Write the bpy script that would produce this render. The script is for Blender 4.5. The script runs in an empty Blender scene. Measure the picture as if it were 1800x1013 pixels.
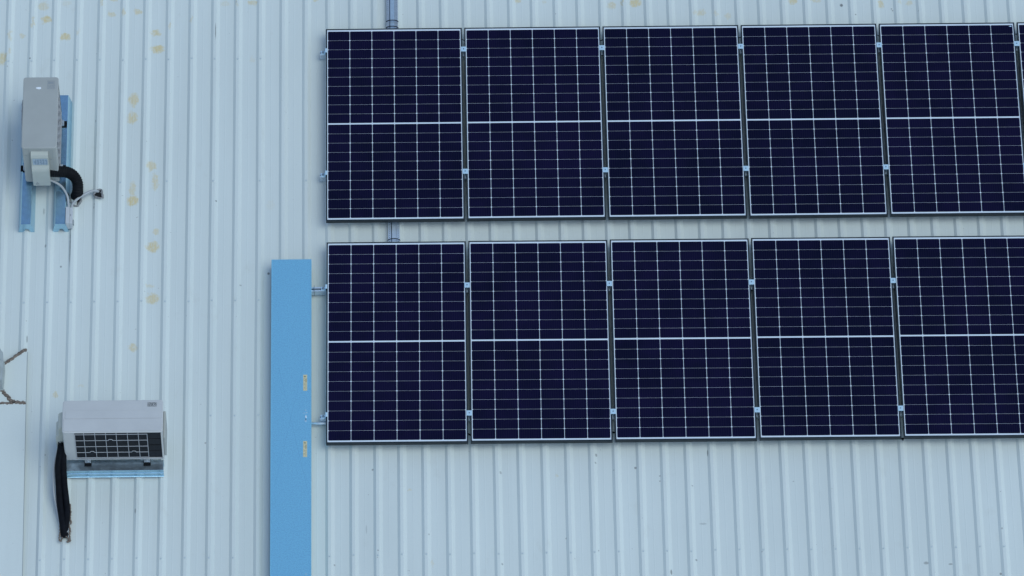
import bpy, bmesh, math, random
from mathutils import Vector, Matrix
random.seed(7)
S = bpy.context.scene
COL = S.collection
R = math.radians

# ---------------------------------------------------------------- camera
cam_d = bpy.data.cameras.new('camera'); cam = bpy.data.objects.new('camera', cam_d); COL.objects.link(cam)
cam_d.sensor_width = 36.0; cam_d.lens = 206.36; cam_d.clip_start = 1.0; cam_d.clip_end = 2000.0
cam.location = (0.72774, -27.89303, 40.43309)
cam.rotation_mode = 'XYZ'; cam.rotation_euler = (0.5612652, -0.00803276, -0.01758963)
S.camera = cam

# ---------------------------------------------------------------- sky, sun, exposure
SUN_EL, SUN_ROT = R(64), R(120)
w = bpy.data.worlds.new('World'); S.world = w; w.use_nodes = True
nt = w.node_tree; bg = nt.nodes['Background']
sky = nt.nodes.new('ShaderNodeTexSky'); sky.sky_type = 'NISHITA'; sky.sun_disc = False
sky.sun_elevation = SUN_EL; sky.sun_rotation = SUN_ROT
sky.air_density = 1.0; sky.dust_density = 0.6; sky.ozone_density = 0.35
nt.links.new(sky.outputs[0], bg.inputs[0]); bg.inputs[1].default_value = 0.12
sl = bpy.data.lights.new('sun', 'SUN'); so = bpy.data.objects.new('sun', sl); COL.objects.link(so)
sl.energy = 0.85; sl.angle = R(48); sl.color = (0.86, 1.0, 0.94)
so.rotation_euler = (R(90) - SUN_EL, 0, math.pi - SUN_ROT); so.location = (20, 5, 40)
S.view_settings.view_transform = 'Standard'; S.view_settings.look = 'None'
S.view_settings.exposure = 0.35; S.view_settings.gamma = 1.0

# ---------------------------------------------------------------- helpers
def link(o, parent=None):
    COL.objects.link(o)
    if parent is not None: o.parent = parent
    return o
def tag(o, label=None, cat=None, group=None, kind=None):
    if label: o['label'] = label
    if cat: o['category'] = cat
    if group: o['group'] = group
    if kind: o['kind'] = kind
    return o
def empty(name, loc=(0, 0, 0), rz=0.0):
    o = bpy.data.objects.new(name, None); o.empty_display_size = 0.1
    o.location = loc; o.rotation_euler = (0, 0, rz); COL.objects.link(o); return o
def build(name, bm, mats, parent=None, smooth=False, loc=(0, 0, 0)):
    me = bpy.data.meshes.new(name)
    bmesh.ops.recalc_face_normals(bm, faces=bm.faces)
    bm.to_mesh(me); bm.free()
    if not isinstance(mats, (list, tuple)): mats = [mats]
    for m in mats: me.materials.append(m)
    if smooth:
        for p in me.polygons: p.use_smooth = True
    o = bpy.data.objects.new(name, me); o.location = loc
    return link(o, parent)
def box(bm, x0, x1, y0, y1, z0, z1, mi=0, bev=0.0, seg=1):
    r = bmesh.ops.create_cube(bm, size=1.0)
    vs = r['verts']
    for v in vs:
        v.co = Vector((x0 if v.co.x < 0 else x1, y0 if v.co.y < 0 else y1, z0 if v.co.z < 0 else z1))
    fs = set(f for v in vs for f in v.link_faces)
    for f in fs: f.material_index = mi
    if bev > 0:
        es = list(set(e for v in vs for e in v.link_edges))
        rr = bmesh.ops.bevel(bm, geom=es, offset=bev, segments=seg, affect='EDGES', profile=0.5)
        for f in rr['faces']: f.material_index = mi
def prism(bm, poly, a, b, axis='x', mi=0):
    """poly is a closed 2-D outline, swept along an axis from a to b"""
    def P(u, v, t):
        if axis == 'x': return (t, u, v)
        if axis == 'y': return (u, t, v)
        return (u, v, t)
    A = [bm.verts.new(P(u, v, a)) for u, v in poly]; B = [bm.verts.new(P(u, v, b)) for u, v in poly]
    n = len(poly)
    fs = [bm.faces.new(A), bm.faces.new(list(reversed(B)))]
    for i in range(n): fs.append(bm.faces.new((A[i], A[(i+1) % n], B[(i+1) % n], B[i])))
    for f in fs: f.material_index = mi
def catmull(pts, n=8):
    P = [Vector(p) for p in pts]; P = [P[0]*2-P[1]] + P + [P[-1]*2-P[-2]]
    out = []
    for i in range(1, len(P)-2):
        for k in range(n):
            t = k/n; a, b, c, d = P[i-1], P[i], P[i+1], P[i+2]
            out.append(0.5*((2*b)+(c-a)*t+(2*a-5*b+4*c-d)*t*t+(3*b-a-3*c+d)*t**3))
    out.append(P[-2]); return out
def tube(bm, pts, rad, sides=12, mi=0, cap=True):
    """rad is a number or a function of the distance run along the path"""
    rings = []; s = 0.0; ref = Vector((0, 0, 1))
    for i, p in enumerate(pts):
        if i: s += (p-pts[i-1]).length
        t = (pts[min(i+1, len(pts)-1)]-pts[max(i-1, 0)]).normalized()
        u = t.cross(ref)
        if u.length < 0.05: u = t.cross(Vector((0, 1, 0)))
        u.normalize(); v = u.cross(t)
        r = rad(s) if callable(rad) else rad
        rings.append([bm.verts.new(p+(u*math.cos(2*math.pi*k/sides)+v*math.sin(2*math.pi*k/sides))*r) for k in range(sides)])
    for a, b in zip(rings, rings[1:]):
        for k in range(sides):
            f = bm.faces.new((a[k], a[(k+1) % sides], b[(k+1) % sides], b[k])); f.material_index = mi
    if cap:
        for rr in (rings[0], rings[-1]):
            f = bm.faces.new(rr); f.material_index = mi
def disc(bm, c, r, h, n=16, mi=0, axis='z'):
    poly = [(c[0]+r*math.cos(2*math.pi*k/n), c[1]+r*math.sin(2*math.pi*k/n)) for k in range(n)]
    prism(bm, poly, c[2], c[2]+h, 'z', mi)

# ---------------------------------------------------------------- materials
def mat(name, col, rough=0.5, metal=0.0, spec=0.5, coat=0.0, coat_r=0.05, noise=0.0, nscale=20.0, bump=0.0, bscale=60.0, stretch=(1, 1, 1)):
    m = bpy.data.materials.new(name); m.use_nodes = True
    n = m.node_tree.nodes; l = m.node_tree.links; b = n['Principled BSDF']
    b.inputs['Base Color'].default_value = (*col, 1); b.inputs['Roughness'].default_value = rough
    b.inputs['Metallic'].default_value = metal; b.inputs['Specular IOR Level'].default_value = spec
    b.inputs['Coat Weight'].default_value = coat; b.inputs['Coat Roughness'].default_value = coat_r
    tc = n.new('ShaderNodeTexCoord'); mp = n.new('ShaderNodeMapping'); mp.inputs['Scale'].default_value = stretch
    l.new(tc.outputs['Object'], mp.inputs[0])
    if noise > 0:
        t = n.new('ShaderNodeTexNoise'); t.inputs['Scale'].default_value = nscale; t.inputs['Detail'].default_value = 5
        l.new(mp.outputs[0], t.inputs['Vector'])
        mr = n.new('ShaderNodeMapRange'); mr.inputs[1].default_value = 0.3; mr.inputs[2].default_value = 0.7
        mr.inputs[3].default_value = 1-noise; mr.inputs[4].default_value = 1+noise
        l.new(t.outputs[0], mr.inputs[0])
        vm = n.new('ShaderNodeVectorMath'); vm.operation = 'SCALE'; vm.inputs[0].default_value = col
        l.new(mr.outputs[0], vm.inputs['Scale']); l.new(vm.outputs[0], b.inputs['Base Color'])
    if bump > 0:
        t = n.new('ShaderNodeTexNoise'); t.inputs['Scale'].default_value = bscale; t.inputs['Detail'].default_value = 4
        l.new(mp.outputs[0], t.inputs['Vector'])
        bp = n.new('ShaderNodeBump'); bp.inputs['Strength'].default_value = bump; bp.inputs['Distance'].default_value = 0.002
        l.new(t.outputs[0], bp.inputs['Height']); l.new(bp.outputs[0], b.inputs['Normal'])
    return m
STAINS = [(-2.351, 0.22, 0.0381, 0.0393, 1), (-2.188, 0.044, 0.0429, 0.0337, 0.9), (-2.381, 0.359, 0.0429, 0.0449, 0.5), (-2.549, 0.054, 0.019, 0.0281, 0.5), (-2.709, -0.168, 0.0381, 0.0618, 0.8), (-2.649, 0.05, 0.0143, 0.0562, 0.4), (-2.654, -0.106, 0.0095, 0.0337, 0.4), (-2.462, 0.181, 0.0119, 0.0506, 0.5), (-1.803, 0.271, 0.0286, 0.0281, 0.6), (-1.786, 0.416, 0.0286, 0.0169, 0.6), (-1.886, 0.382, 0.0143, 0.0449, 0.5), (-1.708, 0.282, 0.0095, 0.0449, 0.6), (-1.584, 0.292, 0.0333, 0.0281, 0.7), (-1.433, 0.07, 0.0381, 0.0393, 0.8), (-1.417, -0.086, 0.0524, 0.0393, 1), (-1.315, 0.132, 0.0143, 0.0393, 0.6), (-1.135, 0.199, 0.0095, 0.0449, 0.4), (-0.632, 0.373, 0.0381, 0.0281, 0.7), (-0.756, 0.369, 0.0095, 0.0449, 0.4), (-0.861, 0.364, 0.0381, 0.0281, 0.25), (-1.607, -0.599, 0.0429, 0.0618, 0.8), (-1.614, -0.781, 0.0381, 0.0562, 0.8), (-1.447, -1.256, 0.0381, 0.0449, 0.7), (-2.08, 0.078, 0.0143, 0.0337, 0.3), (-2.182, 0.386, 0.0381, 0.0337, 0.2), (-0.093, 0.39, 0.0238, 0.0112, 0.6), (-0.628, -0.199, 0.019, 0.0281, 0.2), (-1.416, -1.414, 0.0238, 0.0787, 0.6), (-1.6, -1.478, 0.0238, 0.0674, 0.6), (-1.6, -1.595, 0.0476, 0.0449, 1), (-1.4, -1.903, 0.0286, 0.0281, 0.6), (-1.427, -2.046, 0.0476, 0.0506, 0.9), (-1.443, -2.425, 0.0286, 0.0225, 0.4), (-1.42, -2.545, 0.0476, 0.0506, 0.8), (-0.466, -1.654, 0.0381, 0.0449, 0.12), (-1.576, -3.015, 0.0381, 0.0337, 0.7), (-2.186, -3.442, 0.0167, 0.0337, 0.7), (-1.982, -3.37, 0.0286, 0.0169, 0.3), (1.596, 0.364, 0.0238, 0.0225, 0.6), (1.817, 0.344, 0.019, 0.0169, 0.3), (2.384, 0.308, 0.0333, 0.0337, 0.6), (2.476, 0.336, 0.0095, 0.0393, 0.6), (2.586, 0.329, 0.0476, 0.0393, 0.9), (3.131, 0.223, 0.0333, 0.0337, 0.5), (3.079, 0.218, 0.0143, 0.0337, 0.3), (3.253, 0.205, 0.0143, 0.0337, 0.4), (3.359, 0.192, 0.0238, 0.0281, 0.4), (3.91, 0.33, 0.0333, 0.0281, 0.8), (4.097, 0.34, 0.0429, 0.0169, 0.5), (4.648, 0.298, 0.0238, 0.0393, 0.7), (4.879, 0.296, 0.0286, 0.0225, 0.5), (4.803, 0.302, 0.0238, 0.0169, 0.3), (0.649, -4.365, 0.0143, 0.0112, 0.4), (1.822, -4.257, 0.0143, 0.0169, 0.4), (0.825, -5.04, 0.0143, 0.0337, 0.3)]
SPECKS = [(-2.477, -0.182, 0.0062, 0.0073, 1), (-0.934, 0.075, 0.0033, 0.073, 0.9), (-0.481, -2.317, 0.0095, 0.0112, 1), (-0.914, -1.615, 0.0062, 0.0073, 0.9), (-0.708, -2.429, 0.0095, 0.0073, 0.5), (-0.979, -3.915, 0.0071, 0.0084, 0.6), (-1.528, -4.543, 0.0057, 0.0225, 0.6), (4.314, 0.287, 0.0124, 0.0146, 1), (4.429, 0.185, 0.0057, 0.0067, 0.8), (4.733, 0.245, 0.0067, 0.0067, 0.7), (4.741, 0.227, 0.0067, 0.0067, 0.7), (2.145, -4.071, 0.0076, 0.0135, 0.7), (2.138, -4.145, 0.0067, 0.0079, 0.6), (2.455, -4.191, 0.0095, 0.0101, 0.8), (2.648, -4.267, 0.0071, 0.0067, 0.6), (2.647, -4.315, 0.0057, 0.0067, 0.6), (3.037, -4.062, 0.0048, 0.0281, 0.8), (2.913, -5.042, 0.0076, 0.009, 0.7), (0.357, -4.18, 0.0076, 0.0084, 0.7), (1.378, -4.225, 0.0086, 0.0129, 0.5), (1.378, -5.063, 0.0076, 0.009, 0.6), (2.711, -5.153, 0.0076, 0.0225, 0.8), (1.887, -4.832, 0.0057, 0.0079, 0.5), (0.052, -5.051, 0.0071, 0.0084, 0.6), (5.348, -4.794, 0.0076, 0.009, 0.5), (5.314, -5.197, 0.0086, 0.0101, 0.8), (-2.303, -2.03, 0.0071, 0.014, 0.6), (-2.173, -2.23, 0.0076, 0.009, 0.8), (-2.43, -2.924, 0.0043, 0.0337, 0.8), (2.978, -4.711, 0.0286, 0.0084, 0.35), (4.73, -5.091, 0.019, 0.0124, 0.6), (4.923, -5.104, 0.0162, 0.0079, 0.6), (0.305, -4.728, 0.0057, 0.0393, 0.3), (-2.102, -2.049, 0.0043, 0.1685, 0.95), (-1.923, -0.132, 0.0048, 0.0056, 0.4), (2.904, -4.365, 0.0071, 0.0067, 0.5), (-2.325, -1.692, 0.0071, 0.0281, 0.45), (-1.917, -0.811, 0.0038, 0.0124, 0.5), (-1.916, -1.664, 0.0038, 0.0124, 0.6)]
CORRUGATED = [(-2.272, -1.486, 0.28), (-2.226, -1.48, 0.27), (-2.177, -1.468, 0.25), (-2.127, -1.454, 0.22), (-2.078, -1.462, 0.18), (-2.047, -1.503, 0.14), (-2.046, -1.559, 0.09), (-2.059, -1.559, 0.03), (-2.07, -1.531, -0.03)]
CABLE_A = [(-2.285, -1.511, 0.2), (-2.24, -1.516, 0.18), (-2.185, -1.542, 0.16), (-2.148, -1.585, 0.14), (-2.124, -1.639, 0.12), (-2.115, -1.731, 0.09)]
CABLE_B = [(-2.097, -1.713, 0.08), (-2.08, -1.66, 0.075), (-2.03, -1.599, 0.065), (-1.976, -1.554, 0.055), (-1.93, -1.529, 0.05), (-1.889, -1.526, 0.04), (-1.872, -1.514, 0.0)]
HOSE_A = [(-2.109, -4.073, 0.3), (-2.122, -4.127, 0.24), (-2.138, -4.216, 0.17), (-2.134, -4.35, 0.13), (-2.122, -4.509, 0.09), (-2.104, -4.636, 0.065), (-2.09, -4.738, 0.045), (-2.083, -4.786, 0.02)]
HOSE_B = [(-2.09, -4.094, 0.3), (-2.096, -4.141, 0.22), (-2.097, -4.237, 0.16), (-2.087, -4.371, 0.12), (-2.073, -4.484, 0.09), (-2.065, -4.577, 0.07), (-2.071, -4.661, 0.055), (-2.082, -4.73, 0.03)]
CABLE_C = [(-2.117, -4.079, 0.31), (-2.154, -4.113, 0.2), (-2.176, -4.218, 0.13), (-2.171, -4.41, 0.1), (-2.138, -4.59, 0.05), (-2.11, -4.733, 0.0)]
SEAL_UP = [(-2.621, -3.18, 0.036), (-2.585, -3.154, 0.036), (-2.54, -3.122, 0.036), (-2.49, -3.08, 0.036), (-2.455, -3.048, 0.036), (-2.427, -3.043, 0.036)]
SEAL_LO = [(-2.619, -3.411, 0.036), (-2.594, -3.454, 0.036), (-2.561, -3.491, 0.036), (-2.538, -3.524, 0.036), (-2.51, -3.535, 0.036), (-2.428, -3.541, 0.036)]
SEAL_LEFT = [(-2.642, -3.544, 0.036), (-2.601, -3.542, 0.036), (-2.555, -3.545, 0.036), (-2.519, -3.54, 0.036)]

def roof_material():
    m = bpy.data.materials.new('white_roof_paint'); m.use_nodes = True
    n = m.node_tree.nodes; l = m.node_tree.links; b = n['Principled BSDF']
    b.inputs['Roughness'].default_value = 0.5; b.inputs['Specular IOR Level'].default_value = 0.18
    geo = n.new('ShaderNodeNewGeometry')
    def noise(scale, stretch=(1, 1, 1), detail=4, rough=0.55):
        mp = n.new('ShaderNodeMapping'); mp.inputs['Scale'].default_value = stretch
        t = n.new('ShaderNodeTexNoise'); t.inputs['Scale'].default_value = scale
        t.inputs['Detail'].default_value = detail; t.inputs['Roughness'].default_value = rough
        l.new(geo.outputs['Position'], mp.inputs[0]); l.new(mp.outputs[0], t.inputs['Vector']); return t
    def rng(src, a, b_, c, d):
        r = n.new('ShaderNodeMapRange'); r.inputs[1].default_value = a; r.inputs[2].default_value = b_
        r.inputs[3].default_value = c; r.inputs[4].default_value = d; l.new(src, r.inputs[0]); return r.outputs[0]
    def math_(op, x, y):
        q = n.new('ShaderNodeMath'); q.operation = op
        for i, v in enumerate((x, y)):
            if isinstance(v, (int, float)): q.inputs[i].default_value = v
            else: l.new(v, q.inputs[i])
        return q.outputs[0]
    def mixc(fac, a, c):
        q = n.new('ShaderNodeMix'); q.data_type = 'RGBA'
        l.new(fac, q.inputs[0])
        if isinstance(a, tuple): q.inputs[6].default_value = (*a, 1)
        else: l.new(a, q.inputs[6])
        q.inputs[7].default_value = (*c, 1); return q.outputs[2]
    def blobs(items, warp_scale, warp_amt, soft0, soft1):
        w_ = noise(warp_scale, detail=3)
        sub = n.new('ShaderNodeVectorMath'); sub.operation = 'MULTIPLY_ADD'
        l.new(w_.outputs['Color'], sub.inputs[0]); sub.inputs[1].default_value = (warp_amt,)*3
        l.new(geo.outputs['Position'], sub.inputs[2])
        acc = None
        for (x, y, rx, ry, s) in items:
            x += warp_amt*0.5; y += warp_amt*0.5
            q = n.new('ShaderNodeVectorMath'); q.operation = 'MULTIPLY_ADD'
            l.new(sub.outputs[0], q.inputs[0]); q.inputs[1].default_value = (1/rx, 1/ry, 0)
            q.inputs[2].default_value = (-x/rx, -y/ry, 0)
            ln = n.new('ShaderNodeVectorMath'); ln.operation = 'LENGTH'; l.new(q.outputs[0], ln.inputs[0])
            r = rng(ln.outputs['Value'], soft0, soft1, 0.0, s)
            acc = r if acc is None else math_('MAXIMUM', acc, r)
        return acc
    streak = noise(2.2, (6, 0.25, 1), 3, 0.5)
    cloud = noise(0.9, (1, 0.6, 1), 3)
    sx = n.new('ShaderNodeSeparateXYZ'); l.new(geo.outputs['Position'], sx.inputs[0])
    wn = n.new('ShaderNodeTexWhiteNoise'); wn.noise_dimensions = '1D'
    l.new(math_('FLOOR', math_('DIVIDE', math_('ADD', sx.outputs[0], 50.021), 0.9535), 0), wn.inputs['W'])
    fine = noise(300, (1, 0.5, 1), 2)
    v = math_('MULTIPLY', rng(streak.outputs[0], 0.3, 0.7, 0.985, 1.012), rng(cloud.outputs[0], 0.3, 0.7, 0.97, 1.03))
    v = math_('MULTIPLY', v, rng(fine.outputs[0], 0.25, 0.75, 0.965, 1.035))
    v = math_('MULTIPLY', v, rng(wn.outputs['Value'], 0, 1, 0.985, 1.02))
    sc = n.new('ShaderNodeVectorMath'); sc.operation = 'SCALE'; sc.inputs[0].default_value = ROOF_COL
    l.new(v, sc.inputs['Scale'])
    col = sc.outputs[0]
    # faint grime, then the yellow marks, then dark specks and scratches
    grime = rng(noise(5, (1.0, 0.5, 1), 6, 0.7).outputs[0], 0.60, 0.80, 0.0, 0.30)
    col = mixc(grime, col, (0.50, 0.49, 0.42))
    st = blobs(STAINS, 26, 0.075, 1.25, 0.72)
    br = rng(noise(75, (1.0, 0.45, 1), 4, 0.65).outputs[0], 0.34, 0.52, 0.30, 1.0)
    col = mixc(math_('MULTIPLY', st, br), col, (0.70, 0.585, 0.33))
    sp = blobs(SPECKS, 90, 0.005, 1.3, 0.7)
    col = mixc(math_('MULTIPLY', sp, 0.72), col, (0.07, 0.065, 0.06))
    micro = rng(noise(26, (1, 1, 1), 2).outputs[0], 0.755, 0.775, 0.0, 0.45)
    col = mixc(micro, col, (0.2, 0.19, 0.17))
    l.new(col, b.inputs['Base Color'])
    bp = n.new('ShaderNodeBump'); bp.inputs['Strength'].default_value = 0.35; bp.inputs['Distance'].default_value = 0.012
    l.new(noise(2.0, (2.5, 0.7, 1), 2).outputs[0], bp.inputs['Height']); l.new(bp.outputs[0], b.inputs['Normal'])
    return m

def cell_material():
    m = bpy.data.materials.new('solar_cell'); m.use_nodes = True
    n = m.node_tree.nodes; l = m.node_tree.links; b = n['Principled BSDF']
    b.inputs['Roughness'].default_value = 0.45; b.inputs['Specular IOR Level'].default_value = 0.04
    b.inputs['Coat Weight'].default_value = CELL_COAT; b.inputs['Coat Roughness'].default_value = 0.08
    b.inputs['Coat IOR'].default_value = 1.3
    tc = n.new('ShaderNodeTexCoord')
    sep = n.new('ShaderNodeSeparateXYZ'); l.new(tc.outputs['Object'], sep.inputs[0])
    a = n.new('ShaderNodeMath'); a.operation = 'MULTIPLY'; a.inputs[1].default_value = 2*math.pi/0.0183; l.new(sep.outputs[0], a.inputs[0])
    c = n.new('ShaderNodeMath'); c.operation = 'COSINE'; l.new(a.outputs[0], c.inputs[0])
    r = n.new('ShaderNodeMapRange'); r.inputs[1].default_value = 0.80; r.inputs[2].default_value = 1.0
    r.inputs[3].default_value = 0.0; r.inputs[4].default_value = 0.30; l.new(c.outputs[0], r.inputs[0])
    geo = n.new('ShaderNodeNewGeometry')
    t = n.new('ShaderNodeTexNoise'); t.inputs['Scale'].default_value = 3.0; t.inputs['Detail'].default_value = 6; t.inputs['Roughness'].default_value = 0.7
    l.new(geo.outputs['Position'], t.inputs['Vector'])
    mx = n.new('ShaderNodeMix'); mx.data_type = 'RGBA'
    mx.inputs[6].default_value = (*CELL_A, 1); mx.inputs[7].default_value = (*CELL_B, 1)
    rr = n.new('ShaderNodeMapRange'); rr.inputs[1].default_value = 0.35; rr.inputs[2].default_value = 0.65; l.new(t.outputs[0], rr.inputs[0])
    oi = n.new('ShaderNodeObjectInfo'); ad = n.new('ShaderNodeMath'); ad.operation = 'MULTIPLY_ADD'; ad.use_clamp = True
    ad.inputs[1].default_value = 0.5; l.new(oi.outputs['Random'], ad.inputs[0])
    sb = n.new('ShaderNodeMath'); sb.operation = 'SUBTRACT'; sb.inputs[1].default_value = 0.2; l.new(rr.outputs[0], sb.inputs[0]); l.new(sb.outputs[0], ad.inputs[2])
    l.new(ad.outputs[0], mx.inputs[0])
    m2 = n.new('ShaderNodeMix'); m2.data_type = 'RGBA'; m2.inputs[7].default_value = (0.035, 0.035, 0.055, 1)
    l.new(r.outputs[0], m2.inputs[0]); l.new(mx.outputs[2], m2.inputs[6]); l.new(m2.outputs[2], b.inputs['Base Color'])
    return m

ROOF_COL = (0.688, 0.732, 0.692)
CELL_A = (0.0022, 0.0032, 0.0190); CELL_B = (0.0056, 0.0046, 0.0300); CELL_COAT = 0.12
M = {}
M['roof'] = roof_material()
M['cell'] = cell_material()
M['backsheet'] = mat('white_backsheet', (0.70, 0.77, 0.84), 0.4, coat=0.2, coat_r=0.1, noise=0.05, nscale=3)
M['frame'] = mat('black_anodised_frame', (0.011, 0.020, 0.027), 0.4, metal=0.0, spec=0.3, noise=0.15, nscale=8)
M['galv'] = mat('galvanised_steel', (0.39, 0.61, 0.75), 0.27, metal=0.92, noise=0.08, nscale=30, bump=0.10, bscale=45)  # bluish base colour carries part of the sky reflection
M['galv_cover'] = mat('galvanised_cover', (0.36, 0.80, 0.99), 0.28, metal=0.74, noise=0.10, nscale=110, bump=0.3, bscale=70)  # plain galvanised sheet, the blue sky reflection tinted into its base colour
M['galv_dull'] = mat('dull_galvanised_steel', (0.46, 0.52, 0.57), 0.5, metal=0.7, noise=0.12, nscale=30, bump=0.2)
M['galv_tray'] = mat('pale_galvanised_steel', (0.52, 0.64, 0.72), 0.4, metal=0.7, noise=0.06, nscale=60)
M['alu'] = mat('aluminium', (0.64, 0.74, 0.82), 0.4, metal=0.55, noise=0.05, nscale=40)
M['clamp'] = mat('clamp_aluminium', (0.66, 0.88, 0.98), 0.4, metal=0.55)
M['bolt'] = mat('bolt_steel', (0.30, 0.36, 0.42), 0.4, metal=0.8)
M['screw'] = mat('zinc_screw', (0.62, 0.68, 0.68), 0.5, metal=0.3)
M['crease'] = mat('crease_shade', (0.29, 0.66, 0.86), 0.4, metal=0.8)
M['galv_pad'] = mat('steel_blue_pad', (0.16, 0.21, 0.26), 0.5)
M['casing'] = mat('beige_grey_casing', (0.405, 0.415, 0.39), 0.5, spec=0.3, noise=0.04, nscale=6, bump=0.04, bscale=200)
M['casing_light'] = mat('light_grey_casing', (0.55, 0.55, 0.54), 0.5, spec=0.3, noise=0.04, nscale=6, bump=0.04, bscale=200)
M['guard_dark'] = mat('dark_guard_wire', (0.07, 0.075, 0.08), 0.5)
M['cover'] = mat('cream_plastic', (0.50, 0.52, 0.47), 0.5, spec=0.3, noise=0.04, nscale=9)
M['coil'] = mat('dark_fins', (0.014, 0.016, 0.020), 0.5, spec=0.2, noise=0.3, nscale=60, stretch=(1, 1, 0.2))
M['guard'] = mat('guard_wire', (0.42, 0.43, 0.45), 0.5)
M['black'] = mat('black_rubber', (0.006, 0.007, 0.009), 0.6, spec=0.15, noise=0.3, nscale=50, bump=0.3, bscale=90)
M['hose'] = mat('black_foam_insulation', (0.006, 0.007, 0.010), 0.75, spec=0.1, noise=0.35, nscale=30, bump=0.4, bscale=120)
M['wcable'] = mat('grey_white_cable', (0.42, 0.44, 0.45), 0.5, noise=0.05)
M['wbox'] = mat('white_plastic', (0.55, 0.57, 0.58), 0.5, noise=0.03)
M['wboxd'] = mat('grey_plastic', (0.30, 0.33, 0.35), 0.5)
M['sealant'] = mat('brown_sealant', (0.19, 0.15, 0.12), 0.8, noise=0.45, nscale=70, bump=0.8, bscale=120)
M['sealg'] = mat('grey_sealant', (0.26, 0.26, 0.26), 0.8, noise=0.35, nscale=60, bump=0.8, bscale=110)
M['dark'] = mat('dark_opening', (0.006, 0.006, 0.007), 0.8)
M['sticker'] = mat('yellow_sticker', (0.66, 0.60, 0.38), 0.6, noise=0.06, nscale=150)
M['ink'] = mat('printed_ink', (0.10, 0.11, 0.12), 0.7)
M['sink'] = mat('sticker_ink', (0.34, 0.31, 0.18), 0.7)
M['lbl'] = mat('rating_label', (0.40, 0.48, 0.55), 0.5)
M['lblink'] = mat('rating_print', (0.12, 0.19, 0.27), 0.6)
M['white'] = mat('white_dropping_glint', (0.85, 0.88, 0.9), 0.6)
M['pipe'] = mat('grey_pipe', (0.42, 0.46, 0.45), 0.55, spec=0.2, noise=0.1, nscale=14)
M['concrete'] = mat('yard_concrete', (0.32, 0.31, 0.29), 0.9, noise=0.15, nscale=0.6)
M['wall'] = mat('wall_cladding', (0.55, 0.57, 0.58), 0.6, noise=0.05, nscale=2)

# ---------------------------------------------------------------- ground
bm = bmesh.new(); box(bm, -400, 400, -400, 400, -8.4, -8.0)
tag(build('ground', bm, M['concrete']), kind='structure')

# ---------------------------------------------------------------- building: walls and the ribbed roof with its screws
X0, X1, Y0, Y1 = -12.4, 20.0, -14.0, 8.0
PITCH, RIB0, RH = 0.1907, -0.007, 0.0195
bld = empty('metal_roofed_building', (0, 0, -8.0))
tag(bld, 'building whose white ribbed metal roof carries the solar panels and air conditioners', 'building')
LZ = 8.0     # the empty stands on the ground, the roof pan lies at z = 0
bm = bmesh.new()
prof = [(X0, 0.0)]; k = math.ceil((X0+0.1-RIB0)/PITCH); ribs = []
while RIB0+k*PITCH < X1-0.1:
    c = RIB0+k*PITCH; ribs.append((k, c))
    prof += [(c-0.0125, 0.0), (c+0.0095, RH), (c+0.0320, RH), (c+0.0350, RH-0.0008), (c+0.0605, 0.0010), (c+0.0640, 0.0)]
    # two shallow stiffening creases in each pan
    for q in (0.107,): prof += [(c+q, 0.0), (c+q+0.005, 0.0009), (c+q+0.010, 0.0)]
    k += 1
prof.append((X1, 0.0))
ys = [Y0+(Y1-Y0)*i/44 for i in range(45)]
cols = []
for (x, z) in prof:
    cols.append([bm.verts.new((x+0.0012*math.sin(y*1.7+x*3), y, z+LZ)) for y in ys])
for a, b_ in zip(cols, cols[1:]):
    for i in range(len(ys)-1): bm.faces.new((a[i], b_[i], b_[i+1], a[i+1]))
# overhanging sheet edge, so that the roof has a thickness seen from the yard
roof = build('roof', bm, M['roof'], bld)
bm = bmesh.new()
box(bm, X0+0.3, X1-0.3, Y0+0.3, Y1-0.3, 0.0, LZ-0.25)
build('wall', bm, M['wall'], bld)
bm = bmesh.new()
box(bm, X0, X1, Y0-0.02, Y0+0.1, LZ-0.28, LZ-0.012); box(bm, X0, X1, Y1-0.1, Y1+0.02, LZ-0.28, LZ-0.012)
box(bm, X0-0.02, X0+0.1, Y0+0.102, Y1-0.102, LZ-0.28, LZ-0.012); box(bm, X1-0.1, X1+0.02, Y0+0.102, Y1-0.102, LZ-0.28, LZ-0.012)
build('eaves_trim', bm, M['wall'], bld)
# screws: washer and hexagon head, one mesh shared by all of them
bm = bmesh.new(); disc(bm, (0, 0, 0), 0.0085, 0.002, 14); disc(bm, (0, 0, 0.002), 0.0050, 0.005, 6)
scr = build('roof_screw', bm, M['screw'], roof); first = True
rows = [(-0.205, range(-14, -2), 0), (-1.424, range(-9, 0, 2), 0), (-2.584, range(-14, -2), 0),
        (-3.672, (-5, -4, -3), 0), (-4.985, range(-12, 30), 0)]
for y, ks, _ in rows:
    for k in ks:
        if k == -3 and y == -4.985 or k == -2 and y == -4.985: continue
        o = scr if first else scr.copy()
        if not first: link(o, roof)
        first = False
        y_ = y+(0.006*(k+12)*0.12 if y < -4 else 0)
        o.location = (RIB0+k*PITCH+0.0225+random.uniform(-.002, .002), y_+random.uniform(-.006, .006), RH+LZ)

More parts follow.
